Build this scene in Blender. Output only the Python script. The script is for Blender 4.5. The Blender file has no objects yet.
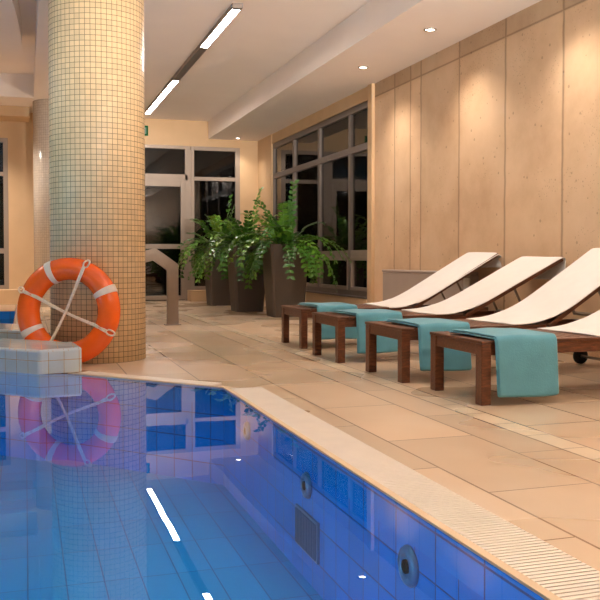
import bpy, bmesh, math, random
from mathutils import Vector, Matrix
random.seed(7)
sc = bpy.context.scene
col = sc.collection
PI = math.pi

# ------------------------------------------------------------------ camera
cam = bpy.data.cameras.new('camera'); co = bpy.data.objects.new('camera', cam); col.objects.link(co)
cam.sensor_width = 36; cam.lens = 36*860/600; cam.shift_y = -0.02996; cam.clip_start = .05
co.location = (0, 0, .8); co.rotation_euler = (math.radians(90-1.6), 0, -math.atan(275/860))
sc.camera = co
vs = sc.view_settings; vs.view_transform = 'Standard'; vs.look = 'None'; vs.gamma = 1; vs.use_curve_mapping = False
vs.exposure = 0.5

# ------------------------------------------------------------------ node helpers
def lin(r, g, b):
    f = lambda c: (c/255/12.92) if c/255 <= .04045 else ((c/255+.055)/1.055)**2.4
    return (f(r), f(g), f(b), 1)
class NT:
    def __init__(s, name):
        s.m = bpy.data.materials.new(name); s.m.use_nodes = True
        s.t = s.m.node_tree; s.t.nodes.clear()
        s.out = s.t.nodes.new('ShaderNodeOutputMaterial')
    def n(s, typ, **kw):
        nd = s.t.nodes.new('ShaderNode'+typ)
        for k, v in kw.items():
            if k in nd.inputs: s.set(nd.inputs[k], v)
            else: setattr(nd, k, v)
        return nd
    def set(s, inp, v):
        if isinstance(v, bpy.types.NodeSocket): s.t.links.new(v, inp)
        else: inp.default_value = v
    def ma(s, op, a, b=0.0, c=0.0):
        nd = s.t.nodes.new('ShaderNodeMath'); nd.operation = op
        for i, v in enumerate((a, b, c)): s.set(nd.inputs[i], v)
        return nd.outputs[0]
    def mix(s, f, a, b, blend='MIX'):
        nd = s.t.nodes.new('ShaderNodeMix'); nd.data_type = 'RGBA'; nd.blend_type = blend
        s.set(nd.inputs[0], f); s.set(nd.inputs[6], a); s.set(nd.inputs[7], b)
        return nd.outputs[2]
    def noise(s, scale, detail=4, vec=None, rough=.5):
        nd = s.n('TexNoise', Scale=scale, Detail=detail, Roughness=rough)
        if vec is not None: s.t.links.new(vec, nd.inputs['Vector'])
        return nd.outputs['Fac']
    def ramp(s, f, stops):
        nd = s.t.nodes.new('ShaderNodeValToRGB'); s.t.links.new(f, nd.inputs[0])
        e = nd.color_ramp.elements
        e[0].position, e[0].color = stops[0]; e[1].position, e[1].color = stops[-1]
        for p, c in stops[1:-1]:
            x = e.new(p); x.color = c
        return nd.outputs[0]
    def pos(s):
        g = s.n('NewGeometry'); x = s.n('SeparateXYZ'); s.t.links.new(g.outputs['Position'], x.inputs[0])
        return g.outputs['Position'], x.outputs
    def uv(s): return s.n('UVMap').outputs[0]
    def obj(s): return s.n('TexCoord').outputs['Object']
    def mapping(s, v, scale):
        m = s.n('Mapping'); s.t.links.new(v, m.inputs['Vector']); m.inputs['Scale'].default_value = scale
        return m.outputs[0]
    def bump(s, h, strength=.2, dist=.01):
        return s.n('Bump', Height=h, Strength=strength, Distance=dist).outputs[0]
    def bsdf(s, color, rough=.5, spec=.5, metal=0.0, normal=None, sheen=0, coat=0):
        b = s.n('BsdfPrincipled')
        s.set(b.inputs['Base Color'], color); s.set(b.inputs['Roughness'], rough)
        b.inputs['Specular IOR Level'].default_value = spec; b.inputs['Metallic'].default_value = metal
        b.inputs['Sheen Weight'].default_value = sheen; b.inputs['Coat Weight'].default_value = coat
        if normal is not None: s.set(b.inputs['Normal'], normal)
        s.t.links.new(b.outputs[0], s.out.inputs[0]); return s.m

def plain(name, c, rough=.5, spec=.5, metal=0, var=.08, scale=12, coat=0, bump=0, sheen=0):
    t = NT(name); f = t.noise(scale, 4, t.obj())
    a = tuple(x*(1-var) for x in c[:3])+(1,); b = tuple(min(1, x*(1+var)) for x in c[:3])+(1,)
    cc = t.ramp(f, [(.3, a), (.7, b)])
    return t.bsdf(cc, rough, spec, metal, t.bump(t.noise(scale*14, 3, t.obj()), bump, .004) if bump else None, sheen, coat)

def brick(name, tile, grout, bw, bh, mortar, rough=.2, offset=0.0, var=.06, spec=.5, bumpd=.002):
    t = NT(name); uv = t.uv()
    b = t.n('TexBrick', Scale=1.0, offset=offset, offset_frequency=2, squash=1.0)
    t.t.links.new(uv, b.inputs['Vector'])
    b.inputs['Brick Width'].default_value = bw; b.inputs['Row Height'].default_value = bh
    b.inputs['Mortar Size'].default_value = mortar; b.inputs['Mortar Smooth'].default_value = .1; b.inputs['Bias'].default_value = 0
    b.inputs['Color1'].default_value = tuple(x*(1-var) for x in tile[:3])+(1,)
    b.inputs['Color2'].default_value = tuple(min(1, x*(1+var)) for x in tile[:3])+(1,)
    b.inputs['Mortar'].default_value = grout
    r = t.ma('ADD', t.ma('MULTIPLY', b.outputs['Fac'], .5), rough)
    return t.bsdf(b.outputs['Color'], r, spec, 0, t.bump(t.ma('SUBTRACT', 1.0, b.outputs['Fac']), .4, bumpd))

def emis(name, c, s):
    t = NT(name); e = t.n('Emission', Color=c, Strength=s); t.t.links.new(e.outputs[0], t.out.inputs[0]); return t.m

M = {}
# floor stone: strips of slabs running along the pool, cross joints staggered, a narrow drain band
def floor_mat():
    t = NT('sandstone_slabs'); P, x = t.pos(); X, Y = x[0], x[1]
    X = t.ma('ADD', X, t.ma('MULTIPLY', t.ma('GREATER_THAN', X, 2.268), .08))
    k = t.ma('FLOOR', t.ma('DIVIDE', t.ma('SUBTRACT', X, 1.50), .42))
    fx = t.ma('MODULO', t.ma('ADD', t.ma('SUBTRACT', X, 1.50), 42.0), .42)
    jx = t.ma('LESS_THAN', t.ma('ABSOLUTE', t.ma('SUBTRACT', fx, .21)), .2055)       # 1 inside the slab
    ysh = t.ma('ADD', Y, t.ma('MULTIPLY', k, .37))
    ky = t.ma('FLOOR', t.ma('DIVIDE', ysh, .86))
    fy = t.ma('MODULO', t.ma('ADD', ysh, 86.0), .86)
    jy = t.ma('LESS_THAN', t.ma('ABSOLUTE', t.ma('SUBTRACT', fy, .43)), .4265)
    inband = t.ma('LESS_THAN', t.ma('ABSOLUTE', t.ma('SUBTRACT', X, 2.20)), .065)
    edge = t.ma('LESS_THAN', t.ma('ABSOLUTE', t.ma('SUBTRACT', t.ma('ABSOLUTE', t.ma('SUBTRACT', X, 2.20)), .065)), .006)
    by = t.ma('MODULO', t.ma('ADD', Y, 84.0), .28)
    bj = t.ma('LESS_THAN', t.ma('ABSOLUTE', t.ma('SUBTRACT', by, .14)), .137)
    body = t.ma('MULTIPLY', jx, jy)
    m = t.ma('ADD', t.ma('MULTIPLY', inband, bj), t.ma('MULTIPLY', t.ma('SUBTRACT', 1.0, inband), body))
    m = t.ma('MULTIPLY', m, t.ma('SUBTRACT', 1.0, edge))
    cid = t.n('CombineXYZ'); t.t.links.new(k, cid.inputs[0]); t.t.links.new(ky, cid.inputs[1])
    w = t.n('TexWhiteNoise'); t.t.links.new(cid.outputs[0], w.inputs['Vector'])
    stone = t.ramp(t.noise(1.2, 3, P, .5), [(.25, lin(198, 168, 136)), (.55, lin(208, 181, 151)), (.8, lin(214, 191, 164))])
    var = t.ma('ADD', .86, t.ma('MULTIPLY', w.outputs['Value'], .22))
    hs = t.n('HueSaturation', Value=var, Color=stone).outputs[0]
    hs = t.mix(inband, hs, lin(218, 196, 166))
    c = t.mix(m, lin(128, 96, 66), hs)
    r = t.ramp(t.noise(.9, 2, P, .5), [(.35, (.2,)*3+(1,)), (.65, (.36,)*3+(1,))])
    bm = t.bump(t.ma('ADD', m, t.ma('MULTIPLY', t.noise(25, 5, P), .15)), .25, .003)
    return t.bsdf(c, r, .5, 0, bm)
M['floor'] = floor_mat()
SEAMS = [9.664, 9.213, 8.936, 8.03, 7.131, 6.223, 5.30, 4.40, 3.45, 2.5, 1.6, .7, -.2, -1.1, -2.]
def concrete_mat():
    t = NT('board_marked_concrete'); P, x = t.pos(); Y, Z = x[1], x[2]
    base = t.ramp(t.noise(1.3, 7, P, .62), [(.3, lin(196, 160, 126)), (.5, lin(212, 178, 142)), (.72, lin(222, 190, 156))])
    s = None; pan = None
    for y in SEAMS:
        a = t.ma('SUBTRACT', 1.0, t.ma('SMOOTH_MIN', t.ma('DIVIDE', t.ma('ABSOLUTE', t.ma('SUBTRACT', t.ma('ADD', Y, t.ma('MULTIPLY', t.ma('SUBTRACT', t.noise(3.5, 3, P), .5), .03)), y)), .022), 1.0, .1))
        a = t.ma('MAXIMUM', a, 0.0); s = a if s is None else t.ma('MAXIMUM', s, a)
        g = t.ma('GREATER_THAN', Y, y); pan = g if pan is None else t.ma('ADD', pan, g)
    h = t.ma('MAXIMUM', t.ma('SUBTRACT', 1.0, t.ma('DIVIDE', t.ma('ABSOLUTE', t.ma('SUBTRACT', Z, 2.868)), .014)), 0.0)
    s = t.ma('MULTIPLY', t.ma('MAXIMUM', s, h), .6)
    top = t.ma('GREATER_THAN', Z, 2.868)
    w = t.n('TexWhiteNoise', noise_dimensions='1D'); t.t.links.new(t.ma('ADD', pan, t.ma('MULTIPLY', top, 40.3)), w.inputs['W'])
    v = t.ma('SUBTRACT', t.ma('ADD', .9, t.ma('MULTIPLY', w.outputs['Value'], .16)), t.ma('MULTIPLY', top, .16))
    c = t.n('HueSaturation', Value=v, Color=base).outputs[0]
    c = t.mix(s, c, lin(96, 66, 42))
    vo = t.n('TexVoronoi', Scale=9.0); t.t.links.new(P, vo.inputs['Vector'])
    pr_ = t.ma('LESS_THAN', vo.outputs['Distance'], t.ma('MULTIPLY', t.noise(2.5, 3, P), .2))
    pit = t.ma('MULTIPLY', pr_, t.ma('GREATER_THAN', t.n('SeparateColor', Color=vo.outputs['Color']).outputs[0], .62))
    vo2 = t.n('TexVoronoi', Scale=34.0); t.t.links.new(P, vo2.inputs['Vector'])
    pit2 = t.ma('MULTIPLY', t.ma('LESS_THAN', vo2.outputs['Distance'], .2), t.ma('GREATER_THAN', t.noise(1.7, 4, P), .56))
    pit = t.ma('MAXIMUM', t.ma('MULTIPLY', pit, .5), t.ma('MULTIPLY', pit2, .35))
    c = t.mix(t.ma('MULTIPLY', pit, .7), c, lin(90, 62, 40))
    hgt = t.ma('SUBTRACT', t.ma('MULTIPLY', t.noise(30, 5, P), .3), t.ma('ADD', s, pit))
    return t.bsdf(c, .75, .3, 0, t.bump(hgt, .5, .006))
M['concrete'] = concrete_mat()
M['plaster'] = plain('beige_plaster', lin(206, 174, 136), .7, .3, 0, .04, 3)
M['plaster_tile'] = None
M['ceiling'] = plain('white_ceiling_paint', lin(240, 228, 218), .8, .2, 0, .015, 2)
M['mosaic'] = brick('cream_mosaic_tiles', lin(238, 210, 164), lin(112, 84, 62), .0405, .0405, .0016, .34, 0, .07)
M['mosaic_grey'] = brick('grey_mosaic_tiles', lin(206, 194, 178), lin(146, 128, 112), .0405, .0405, .0016, .22, 0, .05)
M['white_tile'] = brick('pale_blue_grey_tiles', lin(196, 206, 208), lin(172, 136, 78), .105, .105, .0022, .12, 0, .03)
M['lilac_tile'] = brick('lilac_grey_tiles', lin(150, 146, 178), lin(140, 124, 110), .105, .105, .002, .15, 0, .03)
M['pool_floor'] = brick('blue_pool_floor_tiles', lin(66, 166, 216), lin(26, 96, 150), .155, .41, .003, .25, 0, .05, .5, .0004)
M['pool_wall'] = brick('blue_pool_wall_tiles', lin(22, 130, 216), lin(8, 60, 124), .14, .15, .003, .2, 0, .08, .5, .0004)
M['pool_top'] = brick('blue_pool_edge_tiles', lin(26, 136, 216), lin(8, 60, 124), .28, .5, .004, .2, 0, .08, .5, .0004)
M['coping'] = plain('tan_coping', lin(220, 190, 152), .45, .4, 0, .06, 6)
M['grate'] = plain('cream_plastic_slats', lin(238, 224, 206), .4, .5, 0, .03, 9)
M['dark_gap'] = plain('dark_channel', lin(92, 70, 50), .8, .2)
def wood_mat():
    t = NT('dark_brown_hardwood'); o = t.obj()
    f = t.noise(9, 6, t.mapping(o, (1.5, 9, 9)), .6)
    c = t.ramp(f, [(.28, lin(62, 32, 17)), (.5, lin(92, 50, 28)), (.72, lin(122, 70, 40))])
    return t.bsdf(c, .38, .5, 0, t.bump(f, .15, .003))
M['wood'] = wood_mat()
M['teal'] = plain('teal_terry', lin(94, 152, 166), .95, .15, 0, .07, 9, 0, .5, .25)
M['white_towel'] = plain('white_terry', lin(226, 219, 212), .95, .15, 0, .02, 9, 0, .35, .15)
M['orange'] = plain('orange_plastic', lin(250, 100, 16), .22, .5, 0, .05, 8, .3)
M['ring_band'] = plain('white_reflective_band', lin(236, 222, 208), .5, .4, 0, .05, 30)
M['rope'] = plain('cream_rope', lin(240, 222, 200), .85, .2, 0, .12, 60, 0, .5)
M['steel'] = plain('brushed_steel', lin(140, 128, 116), .34, .5, .95, .06, 10)
M['chrome'] = plain('chrome', lin(200, 200, 205), .15, .5, 1, .03, 10)
M['frame'] = plain('grey_aluminium_frame', lin(150, 134, 120), .45, .45, .25, .03, 5)
M['frame_dark'] = plain('grey_brown_aluminium_frame', lin(118, 106, 98), .45, .45, .25, .03, 5)
M['pot'] = plain('taupe_grey_pot', lin(88, 76, 66), .55, .4, 0, .05, 4)
M['soil'] = plain('soil', lin(44, 32, 22), .95, .1, 0, .3, 30)
def leaf_mat():
    t = NT('glossy_green_leaf'); r = t.n('ObjectInfo').outputs['Random']
    f = t.ma('ADD', t.ma('MULTIPLY', r, .55), t.ma('MULTIPLY', t.noise(14, 3, t.obj()), .45))
    c = t.ramp(f, [(.2, lin(38, 78, 22)), (.5, lin(68, 120, 34)), (.72, lin(110, 156, 50)), (.95, lin(170, 170, 56))])
    return t.bsdf(c, .3, .5, 0, None)
M['leaf'] = leaf_mat()
M['stem'] = plain('green_stem', lin(70, 100, 36), .5, .4)
M['grey_panel'] = plain('warm_grey_panel', lin(164, 148, 136), .6, .3, 0, .03, 4)
M['grey_dark'] = plain('dark_grey_panel', lin(98, 88, 82), .6, .3)
M['black'] = plain('black_rubber', lin(26, 22, 20), .6, .3)
M['white_plastic'] = plain('white_plastic', lin(232, 226, 216), .4, .5)
M['green_sign'] = emis('green_sign_face', lin(14, 104, 50), .4)
M['sign_green'] = plain('green_plastic', lin(30, 110, 60), .5, .4)
M['sign_white'] = emis('sign_pictogram', lin(205, 235, 205), .3)
M['lamp'] = emis('lamp_diffuser', (1, .93, .88, 1), 46)
M['added_lamp'] = emis('added_lamp_diffuser', (1, .93, .88, 1), 5)  # downward glow of the added hanging fittings
M['added_uplight'] = emis('added_uplight_diffuser', (1, .93, .88, 1), 30)  # upward glow of the added hanging fittings, brightens the ceiling
M['spot_lens'] = emis('downlight_lens', (1, .88, .70, 1), 14)
M['added_pool_lens'] = emis('added_pool_lamp_lens', (.6, .85, 1, 1), 6)  # lens of the added underwater lamps
M['jet'] = plain('blue_grey_metal', lin(104, 128, 160), .3, .5, .4, .04, 8)
M['grille'] = plain('slate_plastic', lin(86, 104, 136), .5, .4)
M['ground'] = plain('night_lawn', lin(26, 26, 22), .9, .2, 0, .04, 1)
def glass_mat(name, ior, tint, rough=0.0, bump=0.0, bscale=1.0, gain=1.0, power=1.0):
    t = NT(name); n = None
    if bump:
        P, x = t.pos(); n = t.bump(t.noise(bscale, 2, P), bump, .02)
    fr = t.n('Fresnel', IOR=ior)
    tr = t.n('BsdfTransparent', Color=tint); gl = t.n('BsdfGlossy', Roughness=rough)
    if n is not None: t.set(fr.inputs['Normal'], n); t.set(gl.inputs['Normal'], n)
    mx = t.n('MixShader'); fac = fr.outputs[0]
    if power != 1: fac = t.ma('MINIMUM', t.ma('MULTIPLY', t.ma('POWER', fac, power), gain), 1.0)
    t.t.links.new(fac, mx.inputs[0])
    t.t.links.new(tr.outputs[0], mx.inputs[1]); t.t.links.new(gl.outputs[0], mx.inputs[2])
    t.t.links.new(mx.outputs[0], t.out.inputs[0]); return t.m
M['glass'] = glass_mat('window_glass', 1.62, (.8, .8, .8, 1))
M['water'] = glass_mat('pool_water', 1.33, (.42, .86, 1, 1), 0, .015, 2.2, 2.2, 1.42)

# ------------------------------------------------------------------ mesh helpers
class MB:
    def __init__(s): s.b = bmesh.new(); s.uvl = s.b.loops.layers.uv.new('UVMap'); s.dl = s.b.faces.layers.int.new('has_uv')
    def box(s, x0, x1, y0, y1, z0, z1, bev=0):
        vs_ = [s.b.verts.new((x, y, z)) for x in (x0, x1) for y in (y0, y1) for z in (z0, z1)]
        F = [(0, 1, 3, 2), (4, 6, 7, 5), (0, 4, 5, 1), (2, 3, 7, 6), (0, 2, 6, 4), (1, 5, 7, 3)]
        fs = [s.b.faces.new([vs_[i] for i in f]) for f in F]
        if bev:
            es = list({e for f in fs for e in f.edges})
            bmesh.ops.bevel(s.b, geom=es, offset=bev, segments=2, affect='EDGES', profile=.5)
        return s
    def prism(s, pts, z0, z1, bev=0, ztop=None):
        lo = [s.b.verts.new((p[0], p[1], z0)) for p in pts]
        hi = [s.b.verts.new((p[0], p[1], (ztop[i] if ztop else z1))) for i, p in enumerate(pts)]
        n = len(pts); fs = [s.b.faces.new(hi), s.b.faces.new(lo[::-1])]
        for i in range(n): fs.append(s.b.faces.new((lo[i], lo[(i+1) % n], hi[(i+1) % n], hi[i])))
        if bev:
            es = [e for e in {e for f in fs for e in f.edges} if not (e.verts[0] in lo and e.verts[1] in lo)]
            bmesh.ops.bevel(s.b, geom=es, offset=bev, segments=3, affect='EDGES', profile=.5)
        return s
    def poly(s, pts):
        s.b.faces.new([s.b.verts.new(p) for p in pts]); return s
    def tube(s, pts, r, n=10, cap=True, closed=False):
        pts = [Vector(p) for p in pts]; N = len(pts); rings = []; up = None
        for i, p in enumerate(pts):
            if closed: d = (pts[(i+1) % N]-pts[i-1]).normalized()
            else: d = (pts[min(i+1, N-1)]-pts[max(i-1, 0)]).normalized()
            if up is None: up = Vector((0, 0, 1)) if abs(d.z) < .9 else Vector((1, 0, 0))
            a = d.cross(up).normalized(); up = a.cross(d).normalized()
            rr = r[i] if isinstance(r, (list, tuple)) else r
            rings.append([s.b.verts.new(p+(a*math.cos(2*PI*j/n)+up*math.sin(2*PI*j/n))*rr) for j in range(n)])
        for i in range(N if closed else N-1):
            A, B = rings[i], rings[(i+1) % N]
            for j in range(n):
                f = s.b.faces.new((A[j], A[(j+1) % n], B[(j+1) % n], B[j])); f.smooth = True
        if cap and not closed:
            s.b.faces.new(rings[0][::-1]); s.b.faces.new(rings[-1])
        return s
    def lathe(s, prof, n=64, uvR=None, center=(0, 0, 0), axis='z'):
        rings = []; cx, cy, cz = center
        for r, z in prof:
            ring = []
            for j in range(n):
                a = 2*PI*j/n; u, v = r*math.cos(a), r*math.sin(a)
                ring.append(s.b.verts.new((cx+u, cy+v, cz+z) if axis == 'z' else ((cx+z, cy+u, cz+v) if axis == 'x' else (cx+u, cy+z, cz+v))))
            rings.append(ring)
        for i in range(len(rings)-1):
            for j in range(n):
                f = s.b.faces.new((rings[i][j], rings[i][(j+1) % n], rings[i+1][(j+1) % n], rings[i+1][j])); f.smooth = True
                if uvR:
                    us = [j, j+1, j+1, j]; zz = [prof[i][1]]*2+[prof[i+1][1]]*2
                    for L, u, z in zip(f.loops, us, zz): L[s.uvl].uv = (u/n*2*PI*uvR, z)
                    f[s.dl] = 1
        if prof[0][0] > 1e-6: s.b.faces.new(rings[0][::-1])
        if prof[-1][0] > 1e-6: s.b.faces.new(rings[-1])
        return s
    def build(s, name, mat, parent=None, loc=None, smooth=False, solid=None, subd=0, keep=False, diag=False):
        b = s.b
        bmesh.ops.recalc_face_normals(b, faces=b.faces)
        if len(b.faces) == 1:
            f = b.faces[:][0]
            if f.normal.z < -.5: f.normal_flip(); f.normal_update()
        for f in b.faces:
            if f[s.dl]: continue
            n = f.normal; a = [abs(c) for c in n]; k = a.index(max(a))
            for L in f.loops:
                c = L.vert.co
                if k == 2: uv = (c.x, c.y)
                else:
                    t = Vector((-n.y, n.x, 0))
                    t = t.normalized() if t.length > 1e-6 else Vector((1, 0, 0))
                    uv = (c.dot(t), c.z)
                L[s.uvl].uv = uv
        if smooth:
            for f in b.faces: f.smooth = True
        me = bpy.data.meshes.new(name); b.to_mesh(me); b.free()
        me.materials.append(mat)
        o = bpy.data.objects.new(name, me); col.objects.link(o)
        if parent is not None: o.parent = parent
        if loc is not None: o.location = loc
        if solid:
            m = o.modifiers.new('Solidify', 'SOLIDIFY'); m.thickness = solid; m.offset = 1
        if subd:
            m = o.modifiers.new('Subdivision', 'SUBSURF'); m.levels = subd; m.render_levels = subd
        return o
def tag(o, label, cat, group=None, kind=None):
    o['label'] = label; o['category'] = cat
    if group: o['group'] = group
    if kind: o['kind'] = kind
    return o
def thing(name, label, cat, loc=(0, 0, 0), rz=0, group=None):
    o = bpy.data.objects.new(name, None); o.empty_display_size = .1; col.objects.link(o)
    o.location = loc; o.rotation_euler = (0, 0, rz); return tag(o, label, cat, group)
def struct(o, label=None, cat=None):
    o['kind'] = 'structure'
    if label: o['label'] = label
    if cat: o['category'] = cat
    return o
def copy_tree(o, parent=None):
    c = o.copy(); col.objects.link(c)
    if parent is not None: c.parent = parent
    for ch in list(o.children): copy_tree(ch, c)
    return c

# ------------------------------------------------------------------ room constants
XW, YB, XL, YF = 4.30, 16.02, -6.0, -4.0
ZC, ZS, ZK = 3.37, 3.04, 3.74          # main ceiling, soffit, coffer
PX = 1.13                               # pool edge
WZ = .02                                # water level
C0, C1 = (1.13, 5.05), (.27, 6.00)      # chamfered pool corner

# floor (with the pool left out): polygons
fl = MB()
gx = 1.365
fl.poly([(gx, YF, 0), (XW+.4, YF, 0), (XW+.4, 4.95, 0), (gx, 4.95, 0)])
fl.poly([(gx, 4.95, 0), (XW+.4, 4.95, 0), (XW+.4, YB+.1, 0), (.42, YB+.1, 0), (.42, 6.02, 0)])
fl.poly([(.42, 6.02, 0), (.42, YB+.1, 0), (XL, YB+.1, 0), (XL, 7.75, 0), (-1.62, 7.75, 0), (.10, 6.04, 0)])
fl = fl.build('floor', M['floor']); struct(fl)
md = fl.modifiers.new('Solidify', 'SOLIDIFY'); md.thickness = .06; md.offset = -1

# pool basin
PD = -.57
pw = MB()
path = [(PX, YF+.3), C0[:], C1[:], (.088, 6.034), (-1.655, 7.772), (XL+.3, 7.772), (XL+.3, YF+.3)]
for i in range(len(path)):
    a, b = path[i], path[(i+1) % len(path)]
    pw.poly([(a[0], a[1], PD), (b[0], b[1], PD), (b[0], b[1], -.085), (a[0], a[1], -.085)])
basin = pw.build('pool_basin', M['pool_wall']); tag(basin, 'blue tiled swimming pool basin under the water', 'swimming pool', kind='structure')
pt = MB()
for i in range(len(path)):
    a, b = path[i], path[(i+1) % len(path)]
    pt.poly([(a[0], a[1], -.085), (b[0], b[1], -.085), (b[0], b[1], WZ-.0035), (a[0], a[1], WZ-.0035)])
pt.build('edge_tile_row', M['pool_top'], basin)
pf = MB().poly([(x, y, PD) for x, y in path])
pf.build('basin_floor', M['pool_floor'], basin)
w = MB().poly([(x, y, WZ-.004) for x, y in path]).build('pool_water', M['water'])
tag(w, 'calm clear blue water filling the swimming pool', 'water', kind='stuff')

# coping lip and overflow grating along the right edge
def coping(name, pts, label):
    return tag(MB().prism(pts, -.1, WZ+.004).build(name, M['coping']), label, 'pool coping')
d = Vector((C1[0]-C0[0], C1[1]-C0[1], 0)).normalized(); nrm = Vector((d.y, -d.x, 0))   # outward normal
if nrm.x < 0: nrm = -nrm
def off(p, k): return (p[0]+nrm.x*k, p[1]+nrm.y*k)
m0 = Vector((1, 0, 0)); bis = (nrm+m0).normalized()
def mit(k):
    l = k/bis.dot(m0); return (C0[0]+bis.x*l, C0[1]+bis.y*l)
co1 = MB().prism([(PX+.001, YF+.3), (PX+.028, YF+.3), mit(.028), mit(.001)], -.1, WZ+.004).prism([mit(.001), mit(.028), off(C1, .028), off(C1, .001)], -.1, WZ+.004).build('pool_coping', M['coping'])
tag(co1, 'thin tan coping lip between the pool water and the slatted grating', 'pool edge')
gr = MB(); y = YF+.3
gw0, gw1 = PX+.030, gx-.012
while y < 4.98:
    if y > -1.0: gr.box(gw0, gw1, y, y+.0138, -.006, WZ+.002)
    else:
        gr.box(gw0, gw1, y, 0-1.0, -.006, WZ+.002); y = -1.0
    y += .02
for xx in (gw0, (gw0+gw1)/2-.006, gw1-.012): gr.box(xx, xx+.012, YF+.3, 4.98, -.02, WZ-.002)
g1 = gr.build('overflow_grating', M['grate'])
tag(g1, 'long cream slatted overflow grating along the right pool edge', 'grating')
ch = MB().prism([(PX+.028, YF+.3), (gx, YF+.3), (gx, 4.95), mit(.028)], -.12, -.03)
ch.prism([mit(.028), (gx, 4.95), (.42, 6.02), off(C1, .028)], -.12, -.03)
ch = ch.build('drain_channel', M['dark_gap']); struct(ch)
gr2 = MB(); L = (Vector((C1[0], C1[1], 0))-Vector((C0[0], C0[1], 0))).length
k = .12
while k < L-.06:
    p = Vector((C0[0], C0[1], 0))+d*k; q = p+d*.0125
    gr2.prism([off(p, .03), off(q, .03), off(q, .15), off(p, .15)][::-1], -.006, WZ+.002); k += .02
e0 = Vector((C0[0], C0[1], 0))+d*.12; e1 = Vector((C0[0], C0[1], 0))+d*(L-.06)
for o_ in (.03, .138): gr2.prism([off(e0, o_), off(e1, o_), off(e1, o_+.012), off(e0, o_+.012)][::-1], -.02, WZ-.002)
g2 = gr2.build('overflow_grating', M['grate'])
tag(g2, 'short cream slatted grating across the far angled corner of the pool', 'grating')
# stone strip between chamfer grating and floor
struct(MB().prism([off(e0, .157), off(C1, .157), (.43, 6.03), (gx, 4.965), (gx-.02, 4.93)], -.1, .004).build('trim_1', M['coping']))

# pool wall fittings
def jet(name, y, z, r, label, grp):
    t = thing(name, label, 'pool jet', (PX, y, z), 0, grp)
    MB().lathe([(r, 0), (r, -.006), (r*.9, -.016), (r*.62, -.022), (r*.55, -.016), (r*.3, -.010), (.0001, -.010)], 28, axis='x').build('flange', M['jet'], t)
    MB().lathe([(r*.34, -.008), (r*.34, -.020), (r*.24, -.020), (r*.2, -.012), (.0001, -.012)], 20, axis='x').build('nozzle', M['black'], t)
jet('pool_jet', 2.413, -.155, .064, 'nearest round chrome massage jet under water on right pool wall', 'pool jets')
jet('pool_jet', 3.426, -.160, .056, 'second round chrome massage jet, above the dark underwater grille', 'pool jets')
jet('pool_jet', 4.444, -.125, .05, 'farthest round chrome massage jet near the angled pool corner', 'pool jets')
t = thing('underwater_grille', 'dark rectangular suction grille on the pool wall under water', 'grille', (PX, 3.42, -.36))
MB().box(-.012, 0, -.15, .15, -.085, .085, .003).build('grille_plate', M['jet'], t)
b = MB()
for i in range(13): b.box(-.018, -.010, -.135+i*.0215, -.135+i*.0215+.010, -.074, .074)
b.build('bars', M['grille'], t)

# ------------------------------------------------------------------ walls and ceiling
def wall(name, mat, *boxes):
    b = MB()
    for q in boxes: b.box(*q)
    return struct(b.build(name, mat))
wall('wall_right', M['concrete'], (XW, XW+.25, YF, 10.29, -.05, ZS+.3))
# window section of the right wall: near jamb, lintel, sill plinth, far pier
wall('wall_right_pier', M['plaster'], (XW-.045, XW+.25, 10.29, 10.425, -.05, ZS+.3), (XW-.03, XW+.25, 15.05, YB+.2, -.05, ZS+.3),
     (XW-.02, XW+.25, 10.425, 15.05, 2.865, ZS+.3))
wall('baseboard_right', M['plaster'], (XW-.06, XW+.25, 10.425, 15.05, -.05, .262))
wall('trim_2', M['frame_dark'], (XW-.075, XW+.1, 10.425, 15.05, .262, .285))
# back wall: piers around door / window openings
wall('wall_back', M['plaster'], (3.92, XW+.2, YB, YB+.25, -.05, ZC), (.92, 3.92, YB, YB+.25, 2.893, ZC), (-.27, .92, YB, YB+.25, -.05, ZC),
     (XL, -.27, YB, YB+.25, 2.906, ZC), (XL, -2.4, YB, YB+.25, -.05, 2.906), (-2.4, -.27, YB, YB+.25, -.05, .25))
wall('baseboard_back', M['plaster'], (2.9, XW-.04, YB-.42, YB+.02, -.05, .20))
wall('trim_3', M['plaster'], (XL, .16, YB-.45, YB+.02, -.05, .25))
wall('wall_left', M['plaster'], (XL-.25, XL, YF, YB+.2, -.1, ZK+.2))
wall('wall_front', M['plaster'], (XL-.2, XW+.3, YF-.25, YF, -.1, ZK+.2))
wall('ceiling', M['ceiling'], (.155, 3.31, YF, YB+.1, ZC, ZC+.5))
wall('ceiling_beam', M['ceiling'], (XL, .155, 14.54, YB+.1, ZC, ZC+.5))
wall('ceiling_raised', M['ceiling'], (XL, .155, YF, 14.54, ZK, ZK+.13))
wall('ceiling_soffit', M['ceiling'], (3.31, XW+.26, YF, YB+.1, ZS, ZC+.5))
wall('ceiling_bulkhead', M['plaster'], (XL, .10, 15.40, YB+.01, 3.20, ZC))
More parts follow.
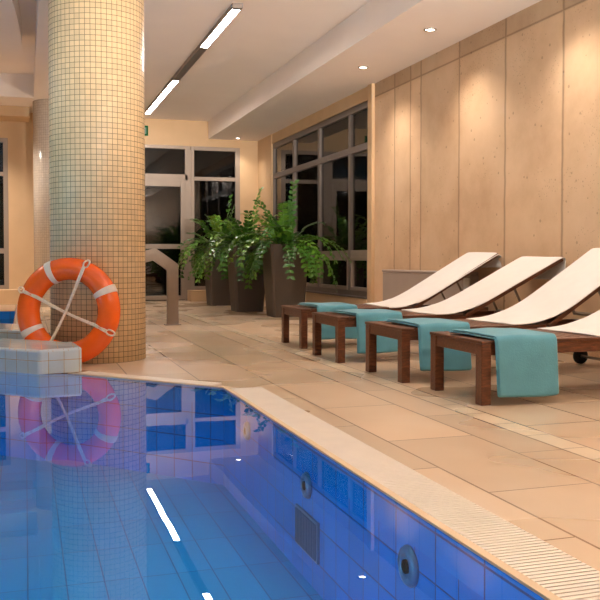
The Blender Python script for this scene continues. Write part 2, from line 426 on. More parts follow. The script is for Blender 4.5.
# curved white ceiling band inside the raised ceiling
b = MB(); R_ = 34.0; n = 24; rows = []
for i in range(n+1):
    yy = 12.1-i*.45; dx = -((12.1-yy)**2)/(2*R_)
    rows.append((yy, dx))
for i in range(n):
    y0, d0 = rows[i]; y1, d1 = rows[i+1]
    P8 = []
    for (yy, dx) in ((y0, d0), (y1, d1)):
        P8.append([b.b.verts.new((-.26+dx, yy, 3.50)), b.b.verts.new((-.01+dx, yy, 3.50)), b.b.verts.new((-.01+dx, yy, ZK)), b.b.verts.new((-.26+dx, yy, ZK))])
    for k_ in range(4): b.b.faces.new((P8[0][k_], P8[0][(k_+1) % 4], P8[1][(k_+1) % 4], P8[1][k_]))
    if i == 0: b.b.faces.new(P8[0])
    if i == n-1: b.b.faces.new(P8[1][::-1])
bmesh.ops.remove_doubles(b.b, verts=b.b.verts, dist=1e-4)
struct(b.build('trim_4', M['ceiling']))
# night outside
struct(MB().box(-20, 20, 16.3, 40, -.4, -.3).box(4.6, 20, -8, 16.3, -.4, -.3).build('ground_outside', M['ground']))
# dark backdrop added outside the windows, only to fill the panes
struct(MB().box(-22, 22, 26, 26.4, -.4, 12).box(12, 12.4, -10, 26, -.4, 12).build('backdrop_outside', M['ground']))

# ------------------------------------------------------------------ glazing
def bars(mat, lst, name, parent):
    b = MB()
    for q in lst: b.box(*q, .004)
    return b.build(name, mat, parent)
# right wall window strip (origin at world 0)
def root(name, loc=(0, 0, 0), label=None, cat=None):
    o = bpy.data.objects.new(name, None); o.empty_display_size = .1; col.objects.link(o); o.location = loc
    return struct(o, label, cat)
wr = root('window_1', (XW, 10.425, .285), 'wide dark aluminium window beside the concrete wall behind the planters', 'window')
W, H = 15.05-10.425, 2.865-.285
fx0, fx1 = -.005, .055
bars(M['frame_dark'], [(fx0, fx1, 0, W, 0, .07), (fx0, fx1, 0, W, H-.09, H), (fx0, fx1, 0, .05, .07, H-.09), (fx0, fx1, W-.06, W, .07, H-.09)], 'outer_frame', wr)
mull = [11.18-10.425, 12.49-10.425, 13.79-10.425]
for m_ in mull: bars(M['frame_dark'], [(fx0-.002, fx1-.002, m_-.045, m_+.045, .07, H-.09)], 'mullion', wr)
bars(M['frame_dark'], [(fx0-.004, fx1, .05, W-.06, 1.945, 2.035)], 'transom', wr)
edges = [.05]+mull+[W-.06]
for i in range(4):
    a, c = edges[i]+(.045 if i else 0), edges[i+1]-(.045 if i < 3 else 0)
    bars(M['frame'], [(fx0-.003, fx1, a, c, .53, .62)], 'lower_rail', wr)
    bars(M['frame'], [(fx0-.006, fx1-.01, a, a+.05, .07, .53), (fx0-.006, fx1-.01, c-.05, c, .07, .53), (fx0-.006, fx1-.01, a+.05, c-.05, .07, .12), (fx0-.006, fx1-.01, a+.05, c-.05, .48, .53)], 'vent_sash', wr)
    for z0, z1 in ((.12, .48), (.62, 1.945), (2.035, H-.09)):
        MB().box(.028, .032, a, c, z0, z1).build('pane', M['glass'], wr)
# back wall: door with fixed light over it
dr = root('door_1', (.92, YB, .0), 'grey framed glass door with a tall dark pane beyond the column', 'door')
by0, by1 = -.005, .06
bars(M['frame'], [(0, 2.0, by0, by1, 2.25, 2.36), (0, 2.05, by0, by1, 2.83, 2.893), (0, .06, by0, by1, 0, 2.25), (1.945, 2.06, by0, by1, 0, 2.83)], 'door_frame', dr)
MB().box(.0, 1.945, .028, .032, 2.36, 2.83).build('transom_pane', M['glass'], dr)
for a, c, nm in ((.06, 1.0, 'door_leaf'), (1.0, 1.945, 'door_leaf')):
    lf = bars(M['frame'], [(a, a+.085, by0-.012, by1-.02, .02, 2.25), (c-.085, c, by0-.012, by1-.02, .02, 2.25), (a+.085, c-.085, by0-.012, by1-.02, .02, .10), (a+.085, c-.085, by0-.012, by1-.02, 2.13, 2.25), (a+.085, c-.085, by0-.012, by1-.02, .97, 1.06)], nm, dr)
    MB().box(a+.085, c-.085, .018, .022, 1.06, 2.13).build('pane', M['glass'], lf)
    MB().box(a+.085, c-.085, .018, .022, .10, .97).build('pane', M['glass'], lf)
MB().tube([(1.07, -.015, 1.0), (1.07, -.07, 1.0), (1.18, -.07, 1.0)], .011).build('door_handle', M['chrome'], dr)
wb = root('window_2', (2.98, YB, .20), 'grey framed window beside the glass door behind the planters', 'window')
bars(M['frame'], [(0, .06, by0, by1, 0, 2.693), (.85, .94, by0, by1, 0, 2.693), (.06, .85, by0, by1, 0, .07), (.06, .85, by0, by1, 2.62, 2.693), (.06, .85, by0, by1, 2.055, 2.125)], 'window_frame', wb)
for z0, z1 in ((.07, 2.055), (2.125, 2.62)): MB().box(.06, .85, .028, .032, z0, z1).build('pane', M['glass'], wb)
wl = root('window_3', (-2.4, YB, .25), 'grey framed window at the far left behind the lifebuoy', 'window')
bars(M['frame'], [(0, .08, by0, by1, 0, 2.656), (2.05, 2.13, by0, by1, 0, 2.656), (.08, 2.05, by0, by1, 0, .07), (.08, 2.05, by0, by1, 2.58, 2.656), (.08, 2.05, by0, by1, 1.99, 2.06), (.08, 2.05, by0, by1, .63, .72), (1.05, 1.12, by0-.002, by1, .07, 2.58)], 'window_frame', wl)
for xa, xb in ((.08, 1.05), (1.12, 2.05)):
    for z0, z1 in ((.07, .63), (.72, 1.99), (2.06, 2.58)): MB().box(xa, xb, .028, .032, z0, z1).build('pane', M['glass'], wl)

# exit sign
t = thing('exit_sign', 'small green emergency exit sign on the back wall beside the column', 'sign', (2.0, YB-.04, 3.048))
MB().box(-.18, .18, 0, .04, 0, .184, .004).build('sign_box', M['sign_green'], t)
MB().box(-.172, .172, -.003, .001, .008, .176).build('sign_face', M['green_sign'], t)
MB().box(.10, .145, -.005, -.002, .03, .15).build('door_symbol', M['sign_white'], t)
b = MB()
b.box(-.13, -.05, -.005, -.002, .084, .1)
for (x0, z0, x1, z1) in ((.0, .13, .03, .08), (.03, .08, -.005, .045), (.03, .08, .065, .04), (.01, .115, .06, .105), (.0, .12, -.03, .09)):
    dx, dz = x1-x0, z1-z0; l = math.hypot(dx, dz); px_, pz_ = -dz/l*.007, dx/l*.007
    vsx = [b.b.verts.new((x, yv, z)) for yv in (-.005, -.003) for x, z in ((x0+px_, z0+pz_), (x1+px_, z1+pz_), (x1-px_, z1-pz_), (x0-px_, z0-pz_))]
    b.b.faces.new(vsx[:4]); b.b.faces.new(vsx[4:])
b.lathe([(.011, -.005), (.011, -.003)], 14, center=(.012, 0, .148), axis='y')
b.build('running_figure', M['sign_white'], t)

# ------------------------------------------------------------------ columns
c1 = MB().lathe([(.369, 0), (.369, ZC)], 96, uvR=.369, center=(.556, 7.015, 0)).build('tiled_column', M['mosaic'])
tag(c1, 'large round column clad in cream mosaic tiles behind the lifebuoy', 'column', kind='structure')
c2 = MB().lathe([(.376, 0), (.376, ZC)], 96, uvR=.376, center=(.52, 14.9, 0)).build('tiled_column', M['mosaic_grey'])
tag(c2, 'distant pale column half hidden behind the cream mosaic column', 'column', kind='structure')

# ------------------------------------------------------------------ whirlpool walls at the left
bl = [(.085, 6.03), (.372, 6.10), (.33, 6.33), (-1.45, 8.11), (-1.66, 7.775)]
b = MB().prism(bl, WZ-.004, .18, .018, [.18, .185, .202, .202, .18]).build('tiled_wall_block', M['white_tile'])
tag(b, 'low pale tiled wall block at the pool edge in front of the lifebuoy', 'tiled wall')
b = MB().prism([(.13, 6.87), (.13, 7.57), (-1.6, 9.3), (-1.6, 8.6)], 0, .235, .016).build('tiled_step', M['white_tile'])
tag(b, 'pale tiled whirlpool rim behind the lifebuoy, left of the column', 'tiled wall')
hot = thing('whirlpool_tub', 'raised whirlpool basin with lilac tiles and blue water at far left', 'whirlpool', (-2.0, 10, 0))
def sh(pts): return [(x+2.0, y-10) for x, y in pts]
b = MB(); b.prism(sh([(-.12, 7.84), (.15, 7.58), (.15, 12.6), (-.12, 12.6)]), 0, .15, .01)
b.build('side_rim', M['lilac_tile'], hot)
MB().prism(sh([(-.121, 11.2), (-.121, 12.6), (-4.4, 12.6), (-4.4, 11.2)]), 0, .15, .01).build('back_rim', M['plaster'], hot)
MB().prism(sh([(-.121, 11.185), (-.121, 11.2), (-4.4, 11.2), (-4.4, 11.185)]), .003, .142).build('inner_wall', M['pool_wall'], hot)
MB().prism(sh([(-.121, 7.85), (-.121, 11.2), (-4.4, 11.2), (-4.4, 9.3), (-1.61, 9.31)]), .003, .03).build('basin_floor', M['pool_wall'], hot)
MB().poly([(x, y, .05) for x, y in sh([(-.122, 7.86), (-.122, 11.184), (-4.4, 11.184), (-4.4, 9.32), (-1.61, 9.32)])]).build('water', M['water'], hot)
t = thing('grab_rail', 'dark slim metal grab rail on the whirlpool rim seen through the lifebuoy', 'handrail', (.06, 9.1, .1505))
MB().tube([(-.02, -.02, 0), (0, .0, .12), (.05, .05, .33), (.07, .2, .36), (.07, .42, .30), (.06, .5, 0)], .018, 10).build('rail_tube', M['steel'], t)
for q in ((-.02, -.02), (.06, .5)): MB().lathe([(.035, 0), (.035, .012), (.02, .018)], 20, center=(q[0], q[1], 0)).build('flange', M['steel'], t)

# ------------------------------------------------------------------ lifebuoy
R0, rt = .316, .084
lb = thing('lifebuoy', 'orange lifebuoy with white bands and rope leaning on the mosaic column', 'lifebuoy', (.294, 6.60, 0))
lb.rotation_euler = (math.radians(-4), 0, math.radians(-26))
CZ = .405
def ringpt(a, r, off_=0): return Vector((math.cos(a)*r, off_, CZ+math.sin(a)*r))
b = MB(); NT_ = 96; NS = 24; rg = []
def sec(a, sc_=1.0):
    return [Vector((math.cos(a)*(R0+rt*sc_*math.cos(2*PI*j/NS)), rt*.92*sc_*math.sin(2*PI*j/NS), CZ+math.sin(a)*(R0+rt*sc_*math.cos(2*PI*j/NS)))) for j in range(NS)]
ROPA = [math.radians(66+90*k) for k in range(4)]
for i in range(NT_):
    a = 2*PI*i/NT_
    s_ = 1.0
    for ra in ROPA:
        dd = abs((a-ra+PI) % (2*PI)-PI); s_ -= .05*math.exp(-(dd/.07)**2)
    rg.append([b.b.verts.new(p) for p in sec(a, s_)])
for i in range(NT_):
    A, B = rg[i], rg[(i+1) % NT_]
    for j in range(NS): b.b.faces.new((A[j], A[(j+1) % NS], B[(j+1) % NS], B[j]))
b.build('ring_body', M['orange'], lb, smooth=True)
for k in range(4):
    a0 = math.radians((26, 114, 209, 275)[k]); b = MB(); rr = [[b.b.verts.new(p) for p in sec(a0+math.radians(-4.2+8.4*i/6), 1.018)] for i in range(7)]
    for i in range(6):
        for j in range(NS): b.b.faces.new((rr[i][j], rr[i][(j+1) % NS], rr[i+1][(j+1) % NS], rr[i+1][j]))
    b.build('band', M['ring_band'], lb, smooth=True, solid=.003)
for k, bow in ((0, .012), (1, .03)):
    a, c = ROPA[k], ROPA[k+2]
    p0 = ringpt(a, R0+.045, -rt*.94); p1 = ringpt(a, R0-.07, -rt*.8); p2 = ringpt(c, R0-.07, -rt*.8); p3 = ringpt(c, R0+.045, -rt*.94)
    for s_ in (-1, 1):
        side = Vector((-math.sin(a), 0, math.cos(a)))*.006*s_
        pts = [p0+side]
        for i in range(13):
            u = i/12; p = p1.lerp(p2, u); p = p+Vector((0, .02*math.sin(u*PI)+(.012 if k else -.004), -bow*math.sin(u*PI)*.5))
            pts.append(p+side*(1-.35*math.sin(u*PI)))
        pts.append(p3+side)
        MB().tube(pts, .0072, 8).build('grab_rope', M['rope'], lb)
for k in range(4):
    a = ROPA[k]; c = ringpt(a, R0+.066, -rt*.72); tn = Vector((-math.sin(a), 0, math.cos(a))); rd = Vector((math.cos(a), 0, math.sin(a)))
    pts = [c+tn*(.019*math.cos(2*PI*i/16))+rd*(.03*math.sin(2*PI*i/16))+Vector((0, .022*max(0, math.sin(2*PI*i/16)), 0)) for i in range(16)]
    MB().tube(pts, .0065, 7, closed=True).build('rope_loop', M['rope'], lb)

# ------------------------------------------------------------------ steel handrail
t = thing('steel_handrail', 'bent brushed steel handrail post standing between the column and the planters', 'handrail', (1.675, 10.235, 0))
outl = [(.08, 0), (.08, .722), (-.21, .915), (-.43, .838), (-.62, .838), (-.62, 0), (-.76, 0), (-.76, .93), (-.43, .96), (-.215, 1.035), (-.2, 1.0)]
def ribbon(path_pts, wdt, y0, y1):
    b = MB(); P_ = [Vector((p[0], 0, p[1])) for p in path_pts]; L_, R2 = [], []
    for i, p in enumerate(P_):
        if i == 0: nn = (P_[1]-p).normalized(); q = Vector((-nn.z, 0, nn.x)); k_ = 1
        elif i == len(P_)-1: nn = (p-P_[i-1]).normalized(); q = Vector((-nn.z, 0, nn.x)); k_ = 1
        else:
            n1 = (p-P_[i-1]).normalized(); n2 = (P_[i+1]-p).normalized(); q1 = Vector((-n1.z, 0, n1.x)); q2 = Vector((-n2.z, 0, n2.x))
            q = (q1+q2).normalized(); k_ = 1/max(.4, q.dot(q1))
        L_.append(p+q*wdt/2*k_); R2.append(p-q*wdt/2*k_)
    rows_ = []
    for l, r in zip(L_, R2):
        rows_.append([b.b.verts.new(v) for v in ((l.x, y0, l.z), (r.x, y0, r.z), (r.x, y1, r.z), (l.x, y1, l.z))])
    for i in range(len(rows_)-1):
        for j in range(4): b.b.faces.new((rows_[i][j], rows_[i][(j+1) % 4], rows_[i+1][(j+1) % 4], rows_[i+1][j]))
    b.b.faces.new(rows_[0]); b.b.faces.new(rows_[-1][::-1])
    bmesh.ops.bevel(b.b, geom=list(b.b.edges), offset=.004, segments=2, affect='EDGES')
    return b
ribbon([(0, .01), (0, .69), (-.215, .845), (-.42, .79), (-.66, .72), (-.66, .01)], .135, -.03, .03).build('rail_tube', M['steel'], t)
for xx in (0, -.66): MB().box(xx-.095, xx+.095, -.06, .06, 0, .012, .003).build('base_plate', M['steel'], t)

# ------------------------------------------------------------------ ceiling linear light
def linear_light(loc, segs, label, y1, drop=0):
    loc = (loc[0], loc[1], loc[2]-drop)
    t = thing('linear_light', label, 'ceiling light', loc, 0, 'linear ceiling lights')
    b = MB(); b.box(-.05, .05, 0, y1, -.02, 0, .003).box(-.052, -.043, 0, y1, -.052, -.018, .001).box(.043, .052, 0, y1, -.052, -.018, .001); b.build('housing', M['frame'], t)
    b = MB()
    for a, c, lit in segs:
        if not lit: b.box(-.045, .045, a, c, -.045, -.019, .004)
    
    if len(b.b.verts): b.build('blank_cover', M['frame_dark'], t)
    else: b.b.free()
    MB().box(-.052, .052, -.06, .012, -.05, 0, .004).build('end_cap', M['frame_dark'], t)
    for a, c, lit in segs:
        if lit: MB().box(-.042, .042, a+.012, c-.012, -.047, -.019, .003).build('diffuser', M['added_lamp'] if drop else M['lamp'], t)
        if lit and drop: MB().box(-.042, .042, a+.012, c-.012, .001, .012, .003).build('added_upper_diffuser', M['added_uplight'], t)  # dropped fittings are unseen additions, glowing upward to lift the ceiling
    if drop:
        for yy in (.3, y1/2, y1-.3): MB().tube([(0, yy, 0), (0, yy, drop)], .006, 6).build('hanging_rod', M['chrome'], t)
linear_light((2.065, 8.58, ZC), [(.01, 1.68, 1), (1.68, 3.72, 0), (3.72, 5.2, 1), (5.2, 6.66, 1)], 'long linear ceiling light with two lit lengths and a dark gap', 6.67)
linear_light((2.1, -.2, ZC), [(.01, 1.9, 1), (1.9, 3.8, 1), (3.8, 5.7, 1)], 'unseen hanging linear light added above the right pool edge', 5.71, .38)  # from here on, unseen fittings added to brighten the hall
linear_light((2.1, -3.3, ZC), [(.01, 1.68, 1), (1.68, 2.9, 1)], 'unseen linear ceiling light added at the near end of the hall', 2.91, .38)
linear_light((.85, -2.2, ZC), [(.01, 1.68, 1), (1.68, 3.4, 1), (3.4, 5.1, 1)], 'unseen linear ceiling light added above the near right part of the pool', 5.11, .38)
for y_, l_ in ((-1.0, 'near'), (6.4, 'far')):
    linear_light((-2.8, y_, ZK), [(.01, 1.68, 1), (1.68, 3.0, 1), (3.0, 4.2, 1)], 'unseen linear ceiling light added over the left side of the pool, %s length' % l_, 4.21, .5)
# spotlights added on the unseen near wall to brighten ceiling and column
def added_wall_spot(x, z, aim, lab, e, size=46):
    t = thing('added_wall_spotlight', lab, 'spotlight', (x, YF, z), 0, 'added ceiling wash spotlights on the near wall')
    MB().lathe([(.07, 0), (.07, .02), (.0001, .02)], 28, axis='y').build('wall_plate', M['white_plastic'], t)
    d_ = (Vector(aim)-Vector((x, YF+.12, z))).normalized()
    hd = MB().lathe([(.045, -.06), (.06, .06), (.055, .06), (.03, .0), (.0001, .0)], 28).build('lamp_head', M['white_plastic'], t, (0, .10, 0))
    hd.rotation_euler = d_.to_track_quat('Z', 'Y').to_euler()
    l = bpy.data.lights.new('spot_lamp', 'SPOT'); l.energy = e; l.color = (1, .90, .80); l.spot_size = math.radians(size); l.spot_blend = 1; l.shadow_soft_size = .05
    o = bpy.data.objects.new('spot_lamp', l); col.objects.link(o); o.parent = t; o.location = Vector((0, .10, 0))+d_*.07
    o.rotation_euler = (-d_).to_track_quat('Z', 'Y').to_euler()
for x_, w_, e_ in ((.7, 'left', 900), (2.1, 'middle', 3000), (3.5, 'right', 3600)):
    added_wall_spot(x_, 1.6, (x_, 6, 3.75), 'added unseen white spotlight aimed up at the ceiling, %s of three on the near wall' % w_, e_, 34)
# underwater lamps added on the unseen near and left pool walls to brighten the pool
def added_pool_lamp(x, y, rz, lab, e):
    t = thing('added_pool_lamp', lab, 'pool lamp', (x, y, -.30), rz, 'added underwater pool lamps')
    MB().lathe([(.14, 0), (.14, .02), (.11, .035), (.105, .02)], 32, axis='y').build('bezel', M['chrome'], t)
    MB().lathe([(.105, .018), (.0001, .026)], 32, axis='y').build('lens', M['added_pool_lens'], t)
    l = bpy.data.lights.new('lamp', 'SPOT'); l.energy = e; l.color = (.7, .93, 1); l.spot_size = math.radians(160); l.spot_blend = .6; l.shadow_soft_size = .1
    o = bpy.data.objects.new('lamp', l); col.objects.link(o); o.parent = t; o.location = (0, .06, 0); o.rotation_euler = (math.radians(90), 0, 0)
for x_, w_ in ((-4, 'left'), (-1.8, 'middle'), (.2, 'right')): added_pool_lamp(x_, YF+.3, 0, 'added unseen underwater lamp on the near pool wall, %s one' % w_, 14)
for y_, w_ in ((-.8, 'near'), (2.4, 'middle'), (5.6, 'far')): added_pool_lamp(XL+.3, y_, -PI/2, 'added unseen underwater lamp on the left pool wall, %s one' % w_, 150)

# ------------------------------------------------------------------ downlights
def downlight(y, label, e=1.0, x=3.80, z=ZS, g='soffit downlights'):
    t = thing('downlight', label, 'downlight', (x, y, z), 0, g)
    MB().lathe([(.048, -.001), (.062, -.001), (.064, -.007), (.05, -.012), (.046, -.004)], 32).build('trim_ring', M['chrome'], t)
    MB().lathe([(.0001, -.004), (.047, -.004), (.047, -.002)], 28).build('lens', M['spot_lens'], t)
    l = bpy.data.lights.new('spot_lamp', 'SPOT'); l.energy = 66*e; l.color = (1, .88, .76); l.spot_size = math.radians(116); l.spot_blend = 1; l.shadow_soft_size = .04
    o = bpy.data.objects.new('spot_lamp', l); col.objects.link(o); o.parent = t; o.location = (0, 0, -.03)
downlight(15.7, 'farthest soffit downlight, in the corner above the planters', .45)
for x_, w_ in ((-.8, 'right'), (-2.0, 'middle'), (-3.2, 'left')): downlight(14.95, 'added unseen ceiling downlight washing the far left wall, %s of three' % w_, 3.2, x_, ZC, 'added downlights by the far left wall')  # unseen, put in to brighten the dim left back wall
downlight(9.45, 'soffit downlight nearest the end of the concrete wall')
downlight(7.70, 'second soffit downlight from the concrete wall end')
for i, y in enumerate((5.95, 4.2, 2.45, .7, -1.05)):  # third makes the wall scallop; nearer ones are unseen repeats kept for light
    downlight(y, 'soffit downlight above the sun loungers, %s from the wall end' % ('third', 'unseen fourth', 'unseen fifth', 'unseen sixth', 'unseen seventh')[i], (1, .8, .5, .4, .4)[i])

# ------------------------------------------------------------------ low grey panel by the wall
t = thing('wall_panel_unit', 'low grey panel unit standing against the concrete wall behind the farthest lounger', 'panel', (XW-.052, 8.7, 0))
MB().box(-.05, .05, -1.1, 1.09, .0, .63, .012).build('panel_body', M['grey_panel'], t)
MB().box(-.058, .05, -1.1, 1.095, .63, .66, .01).build('top_cap', M['grey_panel'], t)
MB().box(-.06, -.046, -1.1, -.98, .02, .6, .004).build('end_plate', M['white_plastic'], t)

# ------------------------------------------------------------------ planters
def pot_mesh(t, w0, w1, h):
    b = MB(); a, c = w0/2, w1/2
    def sq(k, z, ch_=.12):
        q = k*ch_
        return [b.b.verts.new((x, y, z)) for x, y in ((-k+q, -k), (k-q, -k), (k, -k+q), (k, k-q), (k-q, k), (-k+q, k), (-k, k-q), (-k, -k+q))]
    R_ = [sq(a, 0), sq(a+(c-a)*.5+.006, h*.5), sq(c, h-.01), sq(c-.006, h), sq(c-.035, h), sq(c-.045, h-.09)]
    b.b.faces.new(R_[0][::-1])
    for A, B in zip(R_, R_[1:]):
        for j in range(8): b.b.faces.new((A[j], A[(j+1) % 8], B[(j+1) % 8], B[j]))
    b.b.faces.new(R_[-1])
    b.build('pot', M['pot'], t)
    q = c-.05
    MB().prism([(-q, -q), (q, -q), (q, q), (-q, q)], h-.10, h-.06).build('soil', M['soil'], t)
def frond(t, h, az, elev, length, droop, npair, rnd, rad0):
    b = MB(); n = 14; p = Vector((math.cos(az)*rad0, math.sin(az)*rad0, h-.07)); dirr = Vector((math.cos(az)*math.cos(elev), math.sin(az)*math.cos(elev), math.sin(elev)))
    pts = [p.copy()]; ds = [dirr.copy()]
    for i in range(n):
        p = p+dirr*(length/n); pts.append(p.copy()); ds.append(dirr.copy())
        dirr = (dirr+Vector((0, 0, -droop/n*(1+.6*i/n)))+Vector((rnd.uniform(-.03, .03), rnd.uniform(-.03, .03), 0))).normalized()
    b.tube(pts, [.009-.006*i/n for i in range(n+1)], 5)
    def at(u):
        x = u*n; i = min(n-1, int(x)); return pts[i].lerp(pts[i+1], x-i), ds[min(n, i+1)]
    for k in range(npair):
        u = .2+.78*k/(npair-1); q, dv = at(u)
        side = dv.cross(Vector((0, 0, 1)))
        side = side.normalized() if side.length > .05 else Vector((-math.sin(az), math.cos(az), 0))
        upv = side.cross(dv).normalized()
        for s_ in (-1, 1):
            L_ = rnd.uniform(.095, .14)*(1-.3*u); wd = L_*.29
            ax = (side*s_*.85+dv*rnd.uniform(.4, .75)+upv*rnd.uniform(-.15, .35)).normalized()
            cr = ax.cross(upv).normalized(); nv = cr.cross(ax).normalized()
            if nv.z < 0: nv = -nv
            tip = q+ax*L_-nv*L_*.12
            m1, m2 = q+ax*L_*.35+nv*.004, q+ax*L_*.7
            V = [b.b.verts.new(v) for v in (q, m1+cr*wd+nv*wd*.3, m2+cr*wd*.8+nv*wd*.2, tip, m2-cr*wd*.8+nv*wd*.2, m1-cr*wd+nv*wd*.3, m1, m2)]
            for fc in ((0, 6, 1), (1, 6, 7, 2), (2, 7, 3), (0, 5, 6), (5, 4, 7, 6), (4, 3, 7)):
                f = b.b.faces.new([V[i] for i in fc]); f.smooth = True
    # one tip leaflet
    b.build('frond', M['leaf'], t)
def planter(loc, label, w0, w1, h, seed, nf, bias=None):
    t = thing('potted_plant', label, 'potted plant', loc, 0, 'tall planters by the window')
    pot_mesh(t, w0, w1, h); rnd = random.Random(seed)
    for i in range(nf):
        az = 2*PI*i/nf*2.618+rnd.uniform(-.3, .3)
        ring = i/nf
        el = math.radians(rnd.uniform(58, 82) if ring < .3 else (rnd.uniform(34, 58) if ring < .65 else rnd.uniform(10, 36)))
        ln = rnd.uniform(.5, .82) if ring < .3 else rnd.uniform(.62, 1.0)
        dr_ = rnd.uniform(.8, 1.9) if ring < .3 else rnd.uniform(1.7, 2.9)
        if i == 1: el, ln, dr_ = math.radians(84), .95, .5
        frond(t, h, az, el, ln, dr_, rnd.randint(9, 12), rnd, rnd.uniform(.02, .15))
planter((3.40, 11.31, 0), 'nearest of three tall grey planters with a drooping green plant', .42, .53, .99, 3, 50)
planter((3.19, 12.60, 0), 'middle tall grey planter with a bushy green plant', .41, .52, .98, 11, 46)
planter((3.17, 14.36, 0), 'farthest tall grey planter with a green plant, beside the glass door', .40, .50, .98, 23, 44)

# ------------------------------------------------------------------ loungers
LW, LL, DZ, HX = .62, 1.86, .352, 1.08
def make_lounger():
    t = thing('sun_lounger', '', 'sun lounger', (0, 0, 0), 0, 'wooden sun loungers along the wall')
    for x, z0 in ((0, 0), (LL-.18, .085)):
        for y in (0, LW-.07): MB().box(x, x+.058, y, y+.07, z0, DZ-.018, .004).build('leg', M['wood'], t)
    for y in (.006, LW-.038): MB().box(.058, LL, y, y+.032, .272, DZ-.018, .003).build('side_rail', M['wood'], t)
    MB().box(.006, .04, .07, LW-.07, .272, DZ-.018, .003).build('end_rail', M['wood'], t)
    MB().box(LL-.035, LL, .038, LW-.038, .272, DZ-.018, .003).build('end_rail', M['wood'], t)
    b = MB(); x = -.004
    b.box(x, x+.09, -.005, LW+.005, DZ-.018, DZ, .004); x += .098
    b.box(.094, HX-.02, -.005, .06, DZ-.018, DZ, .003).box(.094, HX-.02, LW-.06, LW+.005, DZ-.018, DZ, .003)
    x = .105
    while x < HX-.06: b.box(x, x+.045, .063, LW-.063, DZ-.018, DZ-.001, .003); x += .057
    b.build('slatted_deck', M['wood'], t)
    b = MB(); b.box(0, .955, .0, .05, -.03, 0, .003).box(0, .955, LW-.05, LW, -.03, 0, .003)
    x = .02
    while x < .91: b.box(x, x+.045, .05, LW-.05, -.02, -.001, .003); x += .057
    br = b.build('backrest', M['wood'], t, (HX, 0, DZ))
    b = MB(); b.box(.5, .515, .08, .095, -.29, -.02).box(.5, .515, LW-.095, LW-.08, -.29, -.02).box(.498, .517, .08, LW-.08, -.295, -.275)
    b.build('prop_strut', M['steel'], br)
    for y in (.085, LW-.115): MB().lathe([(.02, -.015), (.052, -.015), (.06, -.01), (.06, .01), (.052, .015), (.02, .015)], 28, center=(LL-.151, y+.015, .06), axis='y').build('wheel', M['black'], t)
    MB().tube([(LL-.151, .035, .09), (LL-.151, .036, .06), (LL-.151, LW-.036, .06), (LL-.151, LW-.035, .09)], .010).build('axle', M['steel'], t)
    return t
LS = [  # x, y, angle, label
    (2.345, 4.11, 33, 'nearest dark wooden sun lounger, its back part outside the picture', (.065, .45, .045)),
    (2.285, 5.01, 32.6, 'second dark wooden sun lounger, raised back under a white towel at right edge', (.10, .47, .075)),
    (2.262, 6.12, 26.7, 'third dark wooden sun lounger from the front, straight raised back', (.135, .52, .075)),
    (2.312, 7.19, 29.4, 'farthest dark wooden sun lounger, nearest the planters', (.135, .52, .075)),
]
proto = make_lounger()
def catmull(P, n):
    out = []; Q = [P[0]*2-P[1]]+P+[P[-1]*2-P[-2]]
    for i in range(1, len(Q)-2):
        for k_ in range(n):
            u = k_/n; a, b_, c, d_ = Q[i-1], Q[i], Q[i+1], Q[i+2]
            out.append(.5*((2*b_)+(-a+c)*u+(2*a-5*b_+4*c-d_)*u*u+(-a+3*b_-3*c+d_)*u*u*u))
    return out+[P[-1]]
def sheet(b, path_, wv, w0, w1, nw, wob):
    rows_ = []
    for i, p in enumerate(path_):
        row = []
        for j in range(nw+1):
            u = w0+(w1-w0)*j/nw
            row.append(b.b.verts.new(p+wv*u+wob(i/(len(path_)-1), j/nw)))
        rows_.append(row)
    for i in range(len(rows_)-1):
        for j in range(nw): 
            f = b.b.faces.new((rows_[i][j], rows_[i+1][j], rows_[i+1][j+1], rows_[i][j+1])); f.smooth = True
def finish_sheet(b, name, mat, loc, th, flip_ref):
    # orient the sheet outwards, then give it thickness
    for f in b.b.faces: f.normal_update()
    me = bpy.data.meshes.new(name); b.b.to_mesh(me); b.b.free(); me.materials.append(mat)
    o = bpy.data.objects.new(name, me); col.objects.link(o); o.location = loc
    m = o.modifiers.new('Solidify', 'SOLIDIFY'); m.thickness = th; m.offset = flip_ref
    s2 = o.modifiers.new('Subdivision', 'SUBSURF'); s2.levels = 1; s2.render_levels = 1
    return o
TEAL = ['teal towel hanging over the foot of the nearest sun lounger', 'teal towel on the foot of the second sun lounger from the front',
        'teal towel on the foot of the third sun lounger from the front', 'teal towel on the foot of the farthest sun lounger']
WHITE = ['white towel on the nearest lounger, mostly cut off by the right picture edge', 'white towel over the raised back of the second lounger, at the right edge',
         'white towel stretched straight over the back of the third lounger', 'white towel draped with a rounded fold over the back of the farthest lounger']
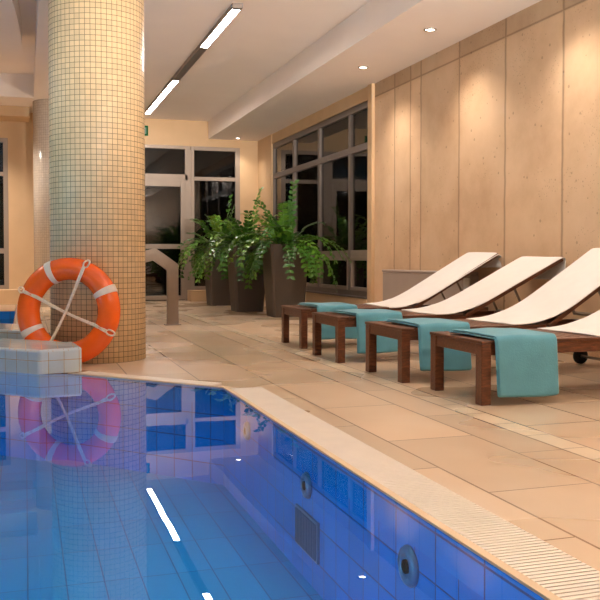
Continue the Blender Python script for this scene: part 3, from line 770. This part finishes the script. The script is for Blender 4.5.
for i, (x, y, ang, lab, tw) in enumerate(LS):
    o = proto if i == 0 else copy_tree(proto)
    o.location = (x, y, 0); o['label'] = lab
    for ch_ in o.children:
        if ch_.name.startswith('backrest'): ch_.rotation_euler = (0, -math.radians(ang), 0); ch_.scale = ((1, 1, 1.05, 1.055)[i], 1, 1)
    # teal folded towel: across the deck, down the near side
    rn = random.Random(40+i); ph = rn.uniform(0, 6)
    b = MB()
    for lay in range(2):
        o_ = .004+lay*.0125; hb = tw[2]+lay*.006
        P_ = [Vector((0, .475-lay*.035, DZ+o_)), Vector((0, .3, DZ+o_+.003)), Vector((0, .12, DZ+o_+.002)), Vector((0, .02, DZ+o_)), Vector((0, -.009-o_*.7, DZ-.001+o_*.6)), Vector((0, -.014-o_, DZ-.035)), Vector((0, -.017-o_, .24)), Vector((0, -.02-o_, .14)), Vector((0, -.022-o_, hb))]
        pa = catmull(P_, 4)
        def wob(u, v, lay=lay):
            hang = max(0, (u-.5)/.5)
            return Vector((.006*math.sin(ph+u*5)*hang+(-.028*max(0, .35-u)/.35 if v < .2 else 0), -.006*hang*(1+math.sin(v*7+ph)), .003*math.sin(v*9+ph+u*4)*(1-hang)+.003*(1-hang)+.006*hang*math.sin(v*3+ph)*hang))
        sheet(b, pa, Vector((1, 0, 0)), tw[0]+lay*.006, tw[1]-lay*.002, 14, wob)
    tt = finish_sheet(b, 'bath_towel', M['teal'], (x, y, 0), .011, 1)
    tag(tt, TEAL[i], 'towel', 'teal towels on the lounger feet')
    # white towel over seat and backrest
    ca, sa = math.cos(math.radians(ang)), math.sin(math.radians(ang))
    def bp(s_, n_):
        s_ *= (1, 1, 1.05, 1.055)[i]
        return Vector((HX+s_*ca-n_*sa, 0, DZ+s_*sa+n_*ca))
    st = (.75, .79, .80, .83)[i]
    A_, B_, C_ = Vector((st+.06, 0, DZ+.007)), Vector((HX, 0, DZ+.008)), bp(.34, .010)
    bez = [A_*(1-q)**2+B_*2*q*(1-q)+C_*q*q for q in (0, .2, .4, .6, .8, 1)]
    P_ = [Vector((st, 0, DZ+.006)), *bez, bp(.55, .010), bp(.75, .010), bp(.925, .010), bp(.96, .004), bp(.971, -.02)]
    top = bp(.971, -.03)
    if i == 3: P_ += [top+Vector((.012, 0, -.03)), top+Vector((.008, 0, -.09)), top+Vector((-.002, 0, -.125))]
    else: P_ += [top+Vector((-.004, 0, -.05)), top+Vector((-.015, 0, -.12)), top+Vector((-.03, 0, -.17))]
    pa = catmull(P_, 5)
    def wob2(u, v, i=i):
        e = abs(v-.5)*2; dr_ = -(.022 if i == 3 else .004)*max(0, (e-.86)/.14)*(1 if u > .25 and u < .8 else .4)
        return Vector((.004*math.sin(v*6+i), 0, dr_+.0025*math.sin(u*11+v*5+i)+.0025))
    b = MB(); sheet(b, pa, Vector((0, 1, 0)), -.012, LW+.012, 18, wob2)
    tt = finish_sheet(b, 'lounger_towel', M['white_towel'], (x, y, 0), .010, -1)
    tag(tt, WHITE[i], 'towel', 'white towels on the lounger backs')

# ------------------------------------------------------------------ world: dark evening
wd = bpy.data.worlds.new('night'); sc.world = wd; wd.use_nodes = True
bg = wd.node_tree.nodes['Background']; bg.inputs[0].default_value = (.012, .010, .012, 1); bg.inputs[1].default_value = 1
